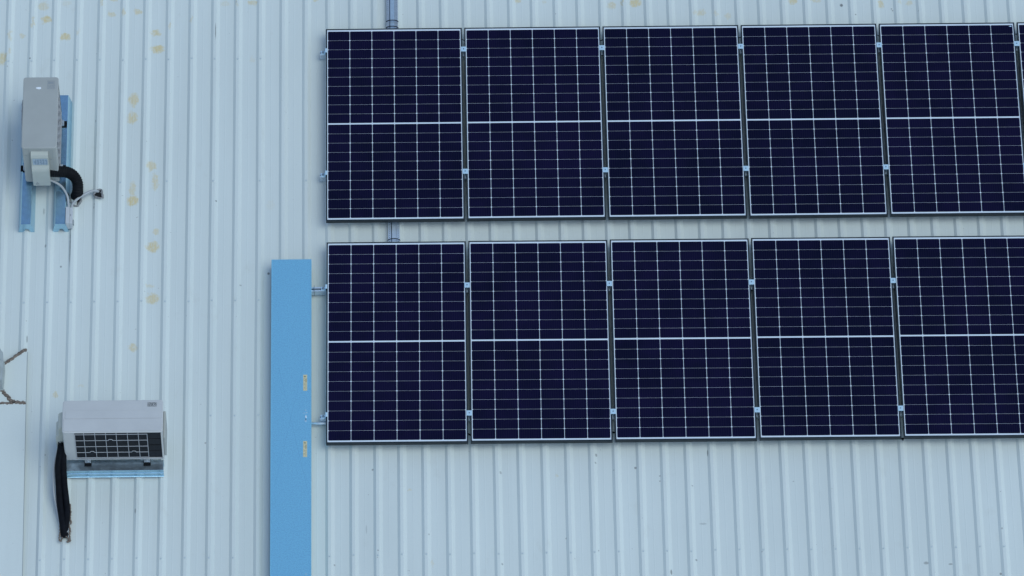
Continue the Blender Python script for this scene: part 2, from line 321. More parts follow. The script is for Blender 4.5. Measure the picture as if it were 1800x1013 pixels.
# ---------------------------------------------------------------- flat flashing sheets, sealant and the vent housing on the left
bm = bmesh.new(); prism(bm, [(-4.2, -3.10), (-2.621, -3.172), (-2.427, -3.036), (-2.423, -3.541), (-4.2, -3.56)], 0.0305, 0.0335, 'z')
tag(build('flashing_sheet', bm, M['roof']), 'small smooth white flashing sheet between the two brown sealant lines beside the grey vent housing', 'flashing', 'smooth flashing sheets laid over the ribs')
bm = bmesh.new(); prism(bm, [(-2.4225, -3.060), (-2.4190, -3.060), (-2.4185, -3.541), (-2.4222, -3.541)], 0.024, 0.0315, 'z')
build('edge_shade', bm, M['wboxd'], bpy.data.objects['flashing_sheet'])  # added dark strip, stands in for a shadow line along the sheet edge
bm = bmesh.new(); prism(bm, [(-4.2, -3.562), (-2.4225, -3.544), (-2.409, -5.2), (-2.385, -8.0), (-4.2, -8.0)], 0.0310, 0.0345, 'z')
tag(build('flashing_sheet', bm, M['roof']), 'long smooth white flashing sheet running down the left edge below the horizontal sealant line', 'flashing', 'smooth flashing sheets laid over the ribs')
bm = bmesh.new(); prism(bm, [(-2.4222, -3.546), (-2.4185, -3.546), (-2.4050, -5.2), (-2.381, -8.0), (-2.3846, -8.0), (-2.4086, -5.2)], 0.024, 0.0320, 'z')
build('edge_shade', bm, M['wboxd'], bpy.data.objects['flashing_sheet.001'])  # same added strip as shade down the long sheet's edge
def bead(name, pts, r, m, label, ww=1.0, amp=0.35, seed=1):
    rnd = random.Random(seed); bm = bmesh.new(); P = catmull(pts, 10)
    P = [p+Vector((rnd.uniform(-1, 1), rnd.uniform(-1, 1), 0))*r*0.35 for p in P]
    tube(bm, P, lambda s: r*(1+amp*math.sin(s*140+seed)*rnd.random()+rnd.uniform(-amp, amp)*0.6), 9)
    for v in bm.verts: v.co.z = pts[0][2]-0.004+(v.co.z-pts[0][2]+0.004)*0.6
    return tag(build(name, bm, m, smooth=True), label, 'sealant')
bead('sealant_bead', SEAL_UP, 0.013, M['sealant'], 'slanting brown sealant bead running up from the vent housing to the flashing corner', seed=3)
bead('sealant_bead', SEAL_LO, 0.014, M['sealant'], 'brown sealant bead slanting down from the vent housing and along the flashing edge', seed=5)
bead('sealant_bead', SEAL_LEFT, 0.010, M['sealant'], 'thin brown sealant strip reaching the left picture edge below the vent housing', seed=8)
vp = empty('vent_housing', (-2.80, -3.27, 0.034)); tag(vp, 'grey sheet metal vent housing cut by the left photo edge between the brown sealant beads', 'vent housing')
P0 = [(-0.19, 0.145), (0.160, 0.145), (0.192, 0.095), (0.197, 0.03), (0.190, -0.150), (-0.19, -0.150)]
bm = bmesh.new(); prism(bm, P0, 0, 0.150, 'z'); build('housing_body', bm, M['pipe'], vp)
bm = bmesh.new(); prism(bm, [(x*1.02, y*1.03) for x, y in P0], 0.1505, 0.172, 'z'); prism(bm, [(x*0.93, y*0.9) for x, y in P0], 0.1725, 0.178, 'z'); build('cap', bm, M['pipe'], vp)
for x, y in ((0.172, 0.03), (0.168, -0.10)):
    bm = bmesh.new(); disc(bm, (x, y, 0.1785), 0.006, 0.004, 6); build('bolt', bm, M['bolt'], vp)
bm = bmesh.new(); prism(bm, [(x*1.04, y*1.05) for x, y in P0], 0.0, 0.010, 'z'); build('base_flange', bm, M['pipe'], vp)

# ---------------------------------------------------------------- solar panels
PW, PH, FT, LIP = 1.134, 1.903, 0.035, 0.0105     # width, height, frame depth, lip
def make_panel():
    root = empty('solar_panel', (0, 0, 0))          # origin at the top left corner of the glass opening, on the frame's underside
    x0, x1, y1, y0 = -LIP, PW-LIP, LIP, LIP-PH
    bm = bmesh.new()
    o = [(x0, y0), (x1, y0), (x1, y1), (x0, y1)]
    def ring(d, z): return [bm.verts.new((x+(d if x == x0 else -d), y+(d if y == y0 else -d), z)) for x, y in o]
    rings = [ring(0, 0), ring(0, FT-0.0008), ring(0.0008, FT), ring(LIP, FT), ring(LIP, FT-0.006), ring(0.002, FT-0.006), ring(0.002, 0.002), ring(0.028, 0.002), ring(0.028, 0)]
    rings.append(rings[0])
    for a, b_ in zip(rings, rings[1:]):
        for i in range(4): bm.faces.new((a[i], a[(i+1) % 4], b_[(i+1) % 4], b_[i]))
    build('frame', bm, M['frame'], root)
    bm = bmesh.new(); box(bm, x0+0.003, x1-0.003, y0+0.003, y1-0.003, FT-0.0055, FT-0.0022)
    build('backsheet', bm, M['backsheet'], root)
    # 6 x 20 half cells with clipped corners, a wide bar across the middle
    bm = bmesh.new(); iw, ih = PW-2*LIP, PH-2*LIP
    mx, my, gx, gy, mid, ch = 0.0068, 0.0155, 0.0034, 0.0014, 0.0140, 0.0068
    cw = (iw-2*mx-5*gx)/6; chh = (ih-2*my-18*gy-mid)/20; z = FT-0.0016
    for j in range(20):
        ytop = -my-j*(chh+gy)-(mid-gy if j >= 10 else 0)
        for i in range(6):
            xl = mx+i*(cw+gx); xr = xl+cw; yb = ytop-chh
            pts = [(xl+ch, yb), (xr-ch, yb), (xr, yb+ch*.8), (xr, ytop-ch*.8), (xr-ch, ytop), (xl+ch, ytop), (xl, ytop-ch*.8), (xl, yb+ch*.8)]
            bm.faces.new([bm.verts.new((x, y, z)) for x, y in pts])
    build('cells', bm, M['cell'], root)
    bm = bmesh.new(); box(bm, 0.50, 0.61, -0.98, -0.91, FT-0.024, FT-0.0056); build('junction_box', bm, M['black'], root)
    return root
def copy_tree(o, parent=None):
    c = o.copy(); link(c, parent)
    if parent is not None: c.matrix_parent_inverse = o.matrix_parent_inverse
    for ch in list(o.children): copy_tree(ch, c)
    return c
PZ = 0.125-FT
ordw = ['first', 'second', 'third', 'fourth', 'fifth', 'sixth']
proto = make_panel(); V2 = 2.112
for r in (0, 1):
    for j in range(6):
        p = proto if (r, j) == (0, 0) else copy_tree(proto)
        p.location = (j*1.154+(0.0046 if r else 0), -V2 if r else 0.0, PZ)
        p.rotation_euler = (random.uniform(-.0012, .0012), random.uniform(-.0012, .0012), (-0.0031 if r else 0.0))
        row = 'upper' if r == 0 else 'lower'
        if j == 0: lb = 'leftmost dark blue solar panel of the %s row, black frame and white cell grid' % row
        elif (r, j) == (0, 4): lb = 'fifth solar panel of the upper row, a small pale chip at its top right corner'
        elif (r, j) == (0, 5): lb = 'sliver of the sixth upper row solar panel cut off by the right picture edge'
        else: lb = '%s solar panel from the left in the %s row, dark blue with black frame' % (ordw[j], row)
        tag(p, lb, 'solar panel', 'solar panels mounted in two rows on the roof')
# small chip on the fifth upper panel
bm = bmesh.new(); prism(bm, [(1.075, -0.028), (1.092, -0.022), (1.103, -0.029), (1.090, -0.034)], FT-0.0012, FT-0.0008, 'z')
five = [o for o in bpy.data.objects if o.name.startswith('solar_panel') and 'fifth solar panel of the upper' in o.get('label', '')][0]
build('chip', bm, M['clamp'], five)

# ---------------------------------------------------------------- rails with their clamps
def hexbolt(bm, x, y, z, r=0.0065, h=0.006): disc(bm, (x, y, z), r, h, 6)
RZ0, RZ1 = 0.0315, 0.0885
def rail(y, x_left, label, clamps, end=True, thin=False):
    root = empty('mounting_rail', (x_left, y, RZ0)); tag(root, label, 'mounting rail', 'aluminium rails under the solar panels')
    L = 6.95-x_left; h = RZ1-RZ0
    bm = bmesh.new()                                            # open C section with a slot along its top
    prism(bm, [(-0.020, 0), (0.020, 0), (0.020, h), (0.007, h), (0.007, h-0.006), (0.015, h-0.006), (0.015, 0.005), (-0.015, 0.005), (-0.015, h-0.006), (-0.007, h-0.006), (-0.007, h), (-0.020, h)], 0, L, 'x')
    build('rail_profile', bm, M['alu'], root)
    for k, x in enumerate(clamps):
        bm = bmesh.new(); zt = 0.1255-RZ0
        box(bm, x-0.0215, x+0.0215, -0.024, 0.024, zt, zt+0.004, 0, 0.0008)
        box(bm, x-0.0085, x-0.0055, -0.0195, 0.0195, h+0.001, zt-0.0005); box(bm, x+0.0055, x+0.0085, -0.0195, 0.0195, h+0.001, zt-0.0005)
        c = build('mid_clamp', bm, M['clamp'], root)
        bm = bmesh.new(); hexbolt(bm, x, 0, zt+0.0042, 0.0058, 0.004); build('bolt', bm, M['bolt'], c)
        bm = bmesh.new(); box(bm, x-0.006, x+0.006, -0.052, -0.040, h+0.001, h+0.010); box(bm, x-0.0075, x+0.0075, -0.040, -0.0205, h+0.001, h+0.006)
        build('clamp_nut', bm, M['galv_dull'], c)
    if end:
        bm = bmesh.new(); x = -0.0105-x_left; zt = 0.1255-RZ0
        box(bm, x-0.006, x+0.0095, -0.020, 0.020, zt, zt+0.004, 0, 0.0008)
        box(bm, x-0.0065, x-0.0030, -0.020, 0.020, h+0.001, zt-0.0004)
        box(bm, x-0.040, x-0.0070, -0.018, 0.018, h+0.001, h+0.005)
        c = build('end_clamp', bm, M['clamp'], root)
        bm = bmesh.new(); hexbolt(bm, x-0.024, 0.0, h+0.0055, 0.0095, 0.012); disc(bm, (x-0.024, 0, h+0.0180), 0.004, 0.012, 10)
        build('bolt', bm, M['bolt'], c)
    return root
rail(-0.207, -0.060, 'uppermost aluminium rail, its end jutting out left of the upper panel row near the top', [1.136+.060, 2.287+.060, 3.444+.060, 4.599+.060, 5.747+.060])
rail(-1.424, -0.060, 'second aluminium rail, its stub end showing left of the upper row near the bottom', [1.134+.060, 2.284+.060, 3.440+.060, 4.592+.060, 5.745+.060])
rail(-2.528, -0.150, 'third aluminium rail, running from the blue duct under the top of the lower panel row', [1.133+.150, 2.288+.150, 3.443+.150, 4.594+.150, 5.748+.150])
rail(-3.738, -0.060, 'lowest aluminium rail, ending with a small clamp near the bottom of the lower row', [1.135+.060, 2.287+.060, 3.441+.060, 4.591+.060, 5.745+.060])
# thin conduit out of the duct by the lowest rail
bm = bmesh.new(); tube(bm, [Vector((-0.15, -3.772, 0.045)), Vector((-0.05, -3.772, 0.045)), Vector((0.10, -3.770, 0.045))], 0.011, 12)
tag(build('conduit', bm, M['alu'], smooth=True), 'thin pale conduit crossing from the blue duct to the lower left panel corner', 'conduit')
# coupling ring on the third rail by the duct
bm = bmesh.new(); box(bm, -0.109, -0.105, -2.556, -2.500, 0.030, 0.102)
tag(build('end_plate', bm, M['bolt']), 'thin dark plate standing on the rail right beside the blue duct', 'plate')

# ---------------------------------------------------------------- black cables seen in the gaps between panels
def gap_cable(x, y, z, dy, r, label):
    bm = bmesh.new()
    tube(bm, catmull([(x-0.16, y+dy*2.0, z-0.02), (x-0.05, y+dy*1.2, z), (x+0.0, y, z), (x+0.05, y-dy*1.2, z), (x+0.16, y-dy*1.6, z-0.02)], 6), r, 8)
    tag(build('solar_cable', bm, M['black'], smooth=True), label, 'cable', 'black cables in the gaps between panels')
for x, y, dy, r, t in [(1.130, -0.079, 0.018, 0.0032, 'top of the gap between first and second upper panels'),
                       (2.286, -0.100, -0.018, 0.0045, 'top of the gap between second and third upper panels'),
                       (3.441, -0.085, -0.010, 0.0035, 'top of the gap between third and fourth upper panels'),
                       (4.606, -0.080, 0.014, 0.0030, 'top of the gap between fourth and fifth upper panels'),
                       (5.758, -0.078, 0.002, 0.0042, 'top of the gap right of the fifth upper panel'),
                       (1.126, -3.905, 0.022, 0.0070, 'bottom of the gap between first and second lower panels'),
                       (2.284, -3.905, 0.006, 0.0080, 'bottom of the gap between second and third lower panels')]:
    gap_cable(x, y, 0.078, dy, r, 'black cable crossing the '+t)
bm = bmesh.new(); prism(bm, [(4.582, -3.985), (4.612, -3.985), (4.600, -4.006)], 0.066, 0.082, 'z')
tag(build('cable_connector', bm, M['black']), 'black wedge connector in the bottom of the gap before the fifth lower panel', 'connector')

# ---------------------------------------------------------------- cable trays between and above the rows
def tray(y0, y1, ties, label, blue):
    root = empty('cable_tray', (0.544, y0, RH)); tag(root, label, 'cable tray', 'narrow cable trays running into the panel rows')
    L = y1-y0; a = M['galv_dull'] if blue else M['alu']
    bm = bmesh.new()
    box(bm, -0.048, -0.026, 0, L, 0.018, 0.022); box(bm, -0.048, -0.045, 0, L, 0.0015, 0.0175); build('side_flange', bm, a, root)
    bm = bmesh.new()
    box(bm, 0.020, 0.046, 0, L, 0.018, 0.022); box(bm, 0.043, 0.046, 0, L, 0.0015, 0.0175); build('side_flange', bm, a, root)
    bm = bmesh.new()
    box(bm, -0.017, 0.0185, 0, L, 0.010, 0.026 if blue else 0.016)
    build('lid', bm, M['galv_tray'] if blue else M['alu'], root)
    bm = bmesh.new(); box(bm, -0.0255, -0.0175, 0, L, 0.0015, 0.004); build('slot', bm, M['bolt'], root)
    bm = bmesh.new(); n = int(L/0.020)
    for i in range(n):
        y = 0.01+i*0.020
        box(bm, -0.041, -0.034, y, y+0.009, 0.0222, 0.0226); box(bm, 0.030, 0.037, y, y+0.009, 0.0222, 0.0226)
    build('perforations', bm, M['bolt'], root)
    for ty in ties:
        bm = bmesh.new(); P = [Vector((0.050*math.cos(t)-0.001, ty-y0+0.010*math.sin(t), 0.030+0.014*math.sin(t))) for t in [math.pi*i/14 for i in range(15)]]
        tube(bm, P, 0.0035, 8); build('cable_tie', bm, M['black'], root, True)
tray(-0.10, 1.2, (0.128, 0.066), 'blue grey metal cable tray entering the top edge of the first upper panel', True)
tray(-2.20, -1.50, (-2.042,), 'short pale perforated cable tray bridging the strip between the two leftmost panels', False)

# ---------------------------------------------------------------- blue galvanised duct
duct = empty('cable_duct', (-0.2915, -5.2, RH)); tag(duct, 'long blue galvanised cable duct standing left of the lower panel row', 'duct')
bm = bmesh.new()
dx0, dx1, dz = -0.1625, 0.1625, 0.13-RH
yb, yt = -2.6, 2.935
box(bm, dx0, dx1, yb, yt, dz-0.003, dz, 0, 0.0008)
box(bm, dx0, dx0+0.002, yb+0.001, yt-0.001, 0.03, dz-0.0035); box(bm, dx1-0.002, dx1, yb+0.001, yt-0.001, 0.03, dz-0.0035)
for a_, b_ in ((dx0+0.0005, dx0+0.007), (dx1-0.007, dx1-0.0005)): box(bm, a_, b_, yb+0.001, yt-0.001, dz+0.0002, dz+0.0018, 0, 0.0006)
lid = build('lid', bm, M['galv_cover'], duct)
bm = bmesh.new(); box(bm, dx0+0.004, dx1-0.004, yb+0.004, yt-0.004, 0.001, dz-0.004); build('trough', bm, M['galv_dull'], duct)
def dsticker(yc, h):
    bm = bmesh.new(); box(bm, 0.097, 0.129, yc-h/2, yc+h/2, dz+0.0004, dz+0.0010)
    s = build('sticker', bm, M['sticker'], duct)
    bm = bmesh.new()
    box(bm, 0.1155, 0.1235, yc+h*0.02, yc+h*0.26, dz+0.0012, dz+0.0016)
    for i in range(13):
        y = yc-h*0.44+i*h*0.068
        if i % 4 != 3: box(bm, 0.1015, 0.1015+0.0035+0.0025*((i*7) % 3), y, y+h*0.035, dz+0.0012, dz+0.0016)
        if i < 6: box(bm, 0.116, 0.121+0.002*((i*5) % 2), y, y+h*0.03, dz+0.0012, dz+0.0016)
    box(bm, 0.104, 0.119, yc+h*0.34, yc+h*0.42, dz+0.0012, dz+0.0016)
    build('sticker_print', bm, M['sink'], s)
bm = bmesh.new()
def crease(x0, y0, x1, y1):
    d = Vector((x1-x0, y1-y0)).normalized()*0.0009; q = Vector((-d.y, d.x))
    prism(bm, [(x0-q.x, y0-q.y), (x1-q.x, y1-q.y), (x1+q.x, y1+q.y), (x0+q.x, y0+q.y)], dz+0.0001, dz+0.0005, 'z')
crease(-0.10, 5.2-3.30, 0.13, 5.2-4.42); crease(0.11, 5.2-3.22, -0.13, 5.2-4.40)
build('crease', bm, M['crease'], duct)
dsticker(5.2-3.440, 0.150); dsticker(5.2-4.058, 0.148)
def scuff(x, y, full):
    bm = bmesh.new(); rnd = random.Random(4)
    for i in range(9 if full else 6):
        a = rnd.uniform(0, 6.28); rr = 0.010+rnd.random()*0.006
        bmesh.ops.create_icosphere(bm, subdivisions=1, radius=rnd.uniform(0.0025, 0.0045), matrix=Matrix.Translation((x+math.cos(a)*rr, y+math.sin(a)*rr*1.3, dz+0.001)))
    if full:
        for i in range(6):
            bmesh.ops.create_icosphere(bm, subdivisions=1, radius=rnd.uniform(0.003, 0.0045), matrix=Matrix.Translation((x+0.005+rnd.uniform(-.010, .010), y-0.088+rnd.uniform(-.006, .006), dz+0.001)))
    o = build('rivet', bm, M['alu'], duct)
    if full:
        bm = bmesh.new(); prism(bm, [(x+0.006, y-0.030), (x+0.001, y-0.052), (x+0.006, y-0.062), (x+0.012, y-0.052)], dz+0.0005, dz+0.007, 'z'); build('latch', bm, M['white'], o)
        bm = bmesh.new(); box(bm, x+0.002, x+0.010, y-0.078, y-0.064, dz+0.0005, dz+0.003); build('latch_pin', bm, M['bolt'], o)
scuff(0.113, 5.2-3.712, True); scuff(0.118, 5.2-5.215, False)

# ---------------------------------------------------------------- air conditioner outdoor units
def make_ac(W, D, H, loc, rz, label, foot_x, grooves, side_bulge, small_print, CAS, GRD, PAD):
    root = empty('air_conditioner', loc, rz); tag(root, label, 'air conditioner', 'outdoor air conditioning units on the roof')
    z0 = 0.03; hw, hd = W/2, D/2; bw = 0.115*W; rw = 0.014
    # casing: end walls, front and the rear pillars round the coil opening
    def rounded(x0, x1, y0, y1, r, n=5, corners='abcd'):
        P = []
        for key, cx, cy, a0 in (('a', x1-r, y1-r, 0), ('b', x0+r, y1-r, 90), ('c', x0+r, y0+r, 180), ('d', x1-r, y0+r, 270)):
            if key in corners: P += [(cx+r*math.cos(R(a0+90*i/n)), cy+r*math.sin(R(a0+90*i/n))) for i in range(n+1)]
            else: P.append((x1 if key in 'ad' else x0, y1 if key in 'ab' else y0))
        return P
    bm = bmesh.new()
    prism(bm, rounded(-hw, hw, -hd+0.055, hd, 0.022, 5, 'ab'), z0, H+z0-0.012, 'z')          # main block behind the coil
    prism(bm, rounded(-hw, -hw+bw, -hd, -hd+0.0545, 0.014, 4, 'c'), z0, H+z0-0.012, 'z')     # service-side pillar
    prism(bm, rounded(hw-rw, hw, -hd, -hd+0.0545, 0.010, 4, 'd'), z0, H+z0-0.012, 'z')       # thin far pillar
    box(bm, -hw+bw+0.0005, hw-rw-0.0005, -hd, -hd+0.0545, z0, z0+0.014)                      # lower lip
    body = build('casing', bm, CAS, root)
    for xx in (-hw-0.0008,):                                                                # seams and screws of the service panel
        bm = bmesh.new()
        box(bm, xx-0.0004, xx+0.0003, hd-0.055, hd-0.053, z0+0.01, H+z0-0.02)
        box(bm, xx-0.0004, xx+0.0003, -hd+0.035, -hd+0.0365, z0+0.01, H+z0-0.02)
        for y, z in ((hd-0.030, 0.42*H/0.5), (hd-0.062, 0.13), (-0.01, H+z0-0.03), (-hd+0.05, 0.36)):
            box(bm, xx-0.003, xx-0.0005, y-0.004, y+0.004, z-0.004, z+0.004)
        build('panel_seam', bm, M['wboxd'], body)
    # top cover with a slightly stepped profile and rounded corners
    bm = bmesh.new()
    base = rounded(-hw-0.003, hw+0.003, -hd-0.004, hd+0.003, 0.022)
    lo = [bm.verts.new((x, y, H+z0-0.0115)) for x, y in base]; up = [bm.verts.new((x, y, H+z0-0.003)) for x, y in base]
    tp = [bm.verts.new((x*(1-0.006/W*2), y*(1-0.006/D*2), H+z0)) for x, y in base]; n = len(base)
    for i in range(n):
        bm.faces.new((lo[i], lo[(i+1) % n], up[(i+1) % n], up[i])); bm.faces.new((up[i], up[(i+1) % n], tp[(i+1) % n], tp[i]))
    bm.faces.new(tp); bm.faces.new(lo)
    if grooves:
        box(bm, -hw+0.02, hw-0.02, -0.022, 0.052, H+z0+0.0002, H+z0+0.0022, 0, 0.0009)
        box(bm, -hw+0.006, hw-0.006, -hd+0.006, -0.024, H+z0+0.0002, H+z0+0.0034, 0, 0.0015)
    top = build('top_cover', bm, CAS, root)
    zt = H+z0+0.0006
    bm = bmesh.new()
    if small_print:        # text block of tiny lines
        lx, ly = hw-0.045, -hd+0.055
        rnd = random.Random(2)
        for i in range(7):
            y = ly+i*0.009-0.028
            for q in range(4):
                L_ = rnd.uniform(0.012, 0.020); x = lx-0.068+q*0.022
                box(bm, x, x+L_, y, y+0.0042, zt, zt+0.0006)
        box(bm, lx-0.014, lx-0.004, ly-0.018, ly+0.026, zt+0.0008, zt+0.0012)
        build('label_print', bm, M['wboxd'], top)
        bm = bmesh.new(); prism(bm, [(hw-0.118, 0.014), (hw-0.110, 0.036), (hw-0.100, 0.040), (hw-0.094, 0.020), (hw-0.096, -0.002), (hw-0.112, -0.004)], zt, zt+0.001, 'z')
        build('white_spot', bm, M['white'], top)
    else:                  # two round symbols in a narrow box
        bx0, bx1, by0, by1 = hw-0.120, hw-0.048, hd-0.058, hd-0.022
        cy = (by0+by1)/2
        for x0, x1, y0, y1 in ((bx0, bx1, by0, by0+0.002), (bx0, bx1, by1-0.002, by1), (bx0, bx0+0.002, by0+.0021, by1-.0021), (bx1-0.002, bx1, by0+.0021, by1-.0021)):
            box(bm, x0, x1, y0, y1, zt, zt+0.0006)
        for cx, kind in ((bx0+0.020, 0), (bx0+0.053, 1)):
            P0 = [(math.cos(2*math.pi*i/20), math.sin(2*math.pi*i/20)) for i in range(20)]
            for i in range(20):
                a, b_ = P0[i], P0[(i+1) % 20]
                f = bm.faces.new([bm.verts.new((cx+p[0]*r, cy+p[1]*r, zt+0.0008)) for p, r in ((a, .0155), (b_, .0155), (b_, .0118), (a, .0118))])
            box(bm, cx-0.004, cx+0.005, cy-0.003, cy+0.006, zt+0.0009, zt+0.0013)
            prism(bm, [(cx-0.010, cy-0.009), (cx-0.007, cy-0.011), (cx+0.010, cy+0.008), (cx+0.008, cy+0.010)] if kind == 0 else [(cx+0.002, cy-0.002), (cx+0.010, cy+0.008), (cx+0.011, cy+0.003), (cx+0.005, cy-0.003)], zt+0.0014, zt+0.0018, 'z')
        prism(bm, [(bx0+0.034, cy-0.014), (bx0+0.037, cy-0.014), (bx0+0.041, cy+0.014), (bx0+0.038, cy+0.014)], zt+0.0009, zt+0.0012, 'z')
        build('symbol_print', bm, M['ink'], top)
    # coil with its fine fins, bent round the far corner
    cx0, cx1 = -hw+bw+0.001, hw-rw-0.001; cz0, cz1 = z0+0.015, H+z0-0.013
    bm = bmesh.new(); box(bm, cx0, cx1, -hd+0.010, -hd+0.050, cz0, cz1)
    coil = build('coil', bm, M['coil'], root)
    bm = bmesh.new(); nf = int((cz1-cz0)/0.0125)
    for i in range(nf):
        z = cz0+0.004+i*(cz1-cz0-0.008)/nf
        box(bm, cx0+0.003, cx1-0.002, -hd+0.0085, -hd+0.0098, z, z+0.0035)
    build('fins', bm, M['ink2'], coil)
    bm = bmesh.new(); xg1 = -hw+0.842*W
    rowz = [0.05, 0.28, 0.51, 0.735, 0.935]
    for i in range(1, 4):                               # support clips in the exposed part of the coil
        z = cz1-(cz1-cz0)*rowz[i]*1.02; box(bm, xg1+0.012, cx1-0.004, -hd+0.006, -hd+0.0084, z-0.003, z+0.003)
    build('coil_clip', bm, M['dark'], coil)
    # wire guard
    bm = bmesh.new(); bars = [0.117, 0.208, 0.318, 0.426, 0.533, 0.645, 0.754, 0.842]
    zz = [cz1-(cz1-cz0)*t for t in rowz]
    for b_ in bars:
        x = -hw+b_*W+0.002; tube(bm, [Vector((x, -hd-0.002, zz[-1]-0.002)), Vector((x, -hd-0.002, cz1 if b_ not in (bars[0], bars[-1]) else zz[0]))], 0.0027, 6)
    for i, z in enumerate(zz):
        P = [Vector((-hw+bars[0]*W, -hd-0.0045, z))]
        for bump_x in ({1: (0.475,), 3: (0.28, 0.70)}.get(i, ())):
            x = -hw+bump_x*W
            P += [Vector((x-0.018, -hd-0.0045, z)), Vector((x-0.012, -hd-0.007, z+0.020)), Vector((x+0.010, -hd-0.007, z+0.020)), Vector((x+0.018, -hd-0.0045, z))]
        P.append(Vector((xg1+0.002, -hd-0.0045, z)))
        for a, c in zip(P, P[1:]): tube(bm, [a, c], 0.0029, 6)
    build('coil_guard', bm, M['guard'], root)
    # louvred bulge on the far end, round fan grille on the front
    if side_bulge:
        bm = bmesh.new(); box(bm, hw+0.0005, hw+0.020, -hd+0.012, hd-0.030, z0+0.03, H*0.80, 0, 0.006, 2)
        build('side_louvre', bm, M['casing'], root)
    bm = bmesh.new(); fc = Vector((0.08*W, hd+0.012, z0+H*0.50)); rr = H*0.40
    for q in range(5):
        P = [fc+Vector((rr*(q+1)/5*math.cos(t), 0, rr*(q+1)/5*math.sin(t))) for t in [2*math.pi*i/24 for i in range(25)]]
        tube(bm, P, 0.0028, 6, cap=False)
    for q in range(8):
        a = math.pi*q/8; tube(bm, [fc+Vector((rr*math.cos(a), 0.003, rr*math.sin(a))), fc-Vector((rr*math.cos(a), -0.003, rr*math.sin(a)))], 0.0028, 6)
    build('fan_grille', bm, M['guard'], root)
    bm = bmesh.new(); prism(bm, [(fc.x+rr*1.03*math.cos(2*math.pi*i/28), fc.z+rr*1.03*math.sin(2*math.pi*i/28)) for i in range(28)], hd+0.0006, hd+0.004, 'y')
    build('fan_opening', bm, M['dark'], root)
    # valve cover on the service end with its label
    prof_ = [(0, 0.90), (0.030, 0.865), (0.040, 0.82), (0.040, 0.60), (0.060, 0.545), (0.066, 0.50), (0.062, 0.07), (0, 0.07)]
    bm = bmesh.new(); cw_ = 0.070
    prism(bm, [(-hw-0.0006-d, z0+t*H) for d, t in reversed(prof_)], -cw_, cw_, 'y')
    vc = build('valve_cover', bm, M['cover'], root)
    # prism over axis 'y' takes (x, z) pairs
    bm = bmesh.new(); xs = -hw-0.0412; box(bm, xs-0.0008, xs, -cw_+0.008, cw_-0.012, z0+0.625*H, z0+0.80*H)
    s = build('rating_label', bm, M['lbl'], vc)
    bm = bmesh.new(); rnd = random.Random(9)
    for i in range(6):
        z = z0+(0.64+i*0.025)*H
        for q in range(5):
            y = -cw_+0.012+q*0.022; box(bm, xs-0.0014, xs-0.0010, y, y+rnd.uniform(0.008, 0.019), z, z+0.0055)
    build('label_text', bm, M['lblink'], s)
    bm = bmesh.new(); xs = -hw-0.0640; y, z = cw_-0.035, z0+0.12*H
    for a, c in (((y-.012, z), (y+.012, z)), ((y-.012, z), (y, z+.026)), ((y+.012, z), (y, z+.026))):
        tube(bm, [Vector((xs-0.001, *a)), Vector((xs-0.001, *c))], 0.0016, 5)
    build('warning_triangle', bm, M['wboxd'], vc)
    # feet on rubber pads
    for fx in foot_x:
        bm = bmesh.new(); box(bm, fx-0.025, fx+0.025, -hd-0.022, hd+0.022, 0.012, 0.0295, 0, 0.002)
        ft = build('foot', bm, M['galv_dull'], root)
        bm = bmesh.new(); box(bm, fx-0.028, fx+0.028, -hd-0.045, -hd+0.03, 0.0005, 0.0118, 0, 0.002)
        box(bm, fx-0.028, fx+0.028, hd-0.03, hd+0.045, 0.0005, 0.0118, 0, 0.002); build('rubber_pad', bm, M['black'], ft)
        bm = bmesh.new(); hexbolt(bm, fx, -hd-0.013, 0.0300, 0.007, 0.008); hexbolt(bm, fx, hd+0.013, 0.0300, 0.007, 0.008); build('bolt', bm, M['alu'], ft)
    return root
M['ink2'] = mat('fin_edges', (0.030, 0.034, 0.042), 0.5, spec=0.2)
make_ac(0.690, 0.280, 0.50, (-2.331, -1.152, 0.1205), R(90), 'grey air conditioner set lengthwise up the roof, ribbed black hose at its lower end', (-0.20, 0.235), False, False, True, M['casing'], M['guard_dark'], M['black'])
make_ac(0.788, 0.288, 0.43, (-1.690, -4.003, 0.1205), 0.0, 'grey air conditioner set across the roof near the bottom, its dark gridded coil showing', (-0.215, 0.255), True, True, False, M['casing_light'], M['guard'], M['galv_pad'])

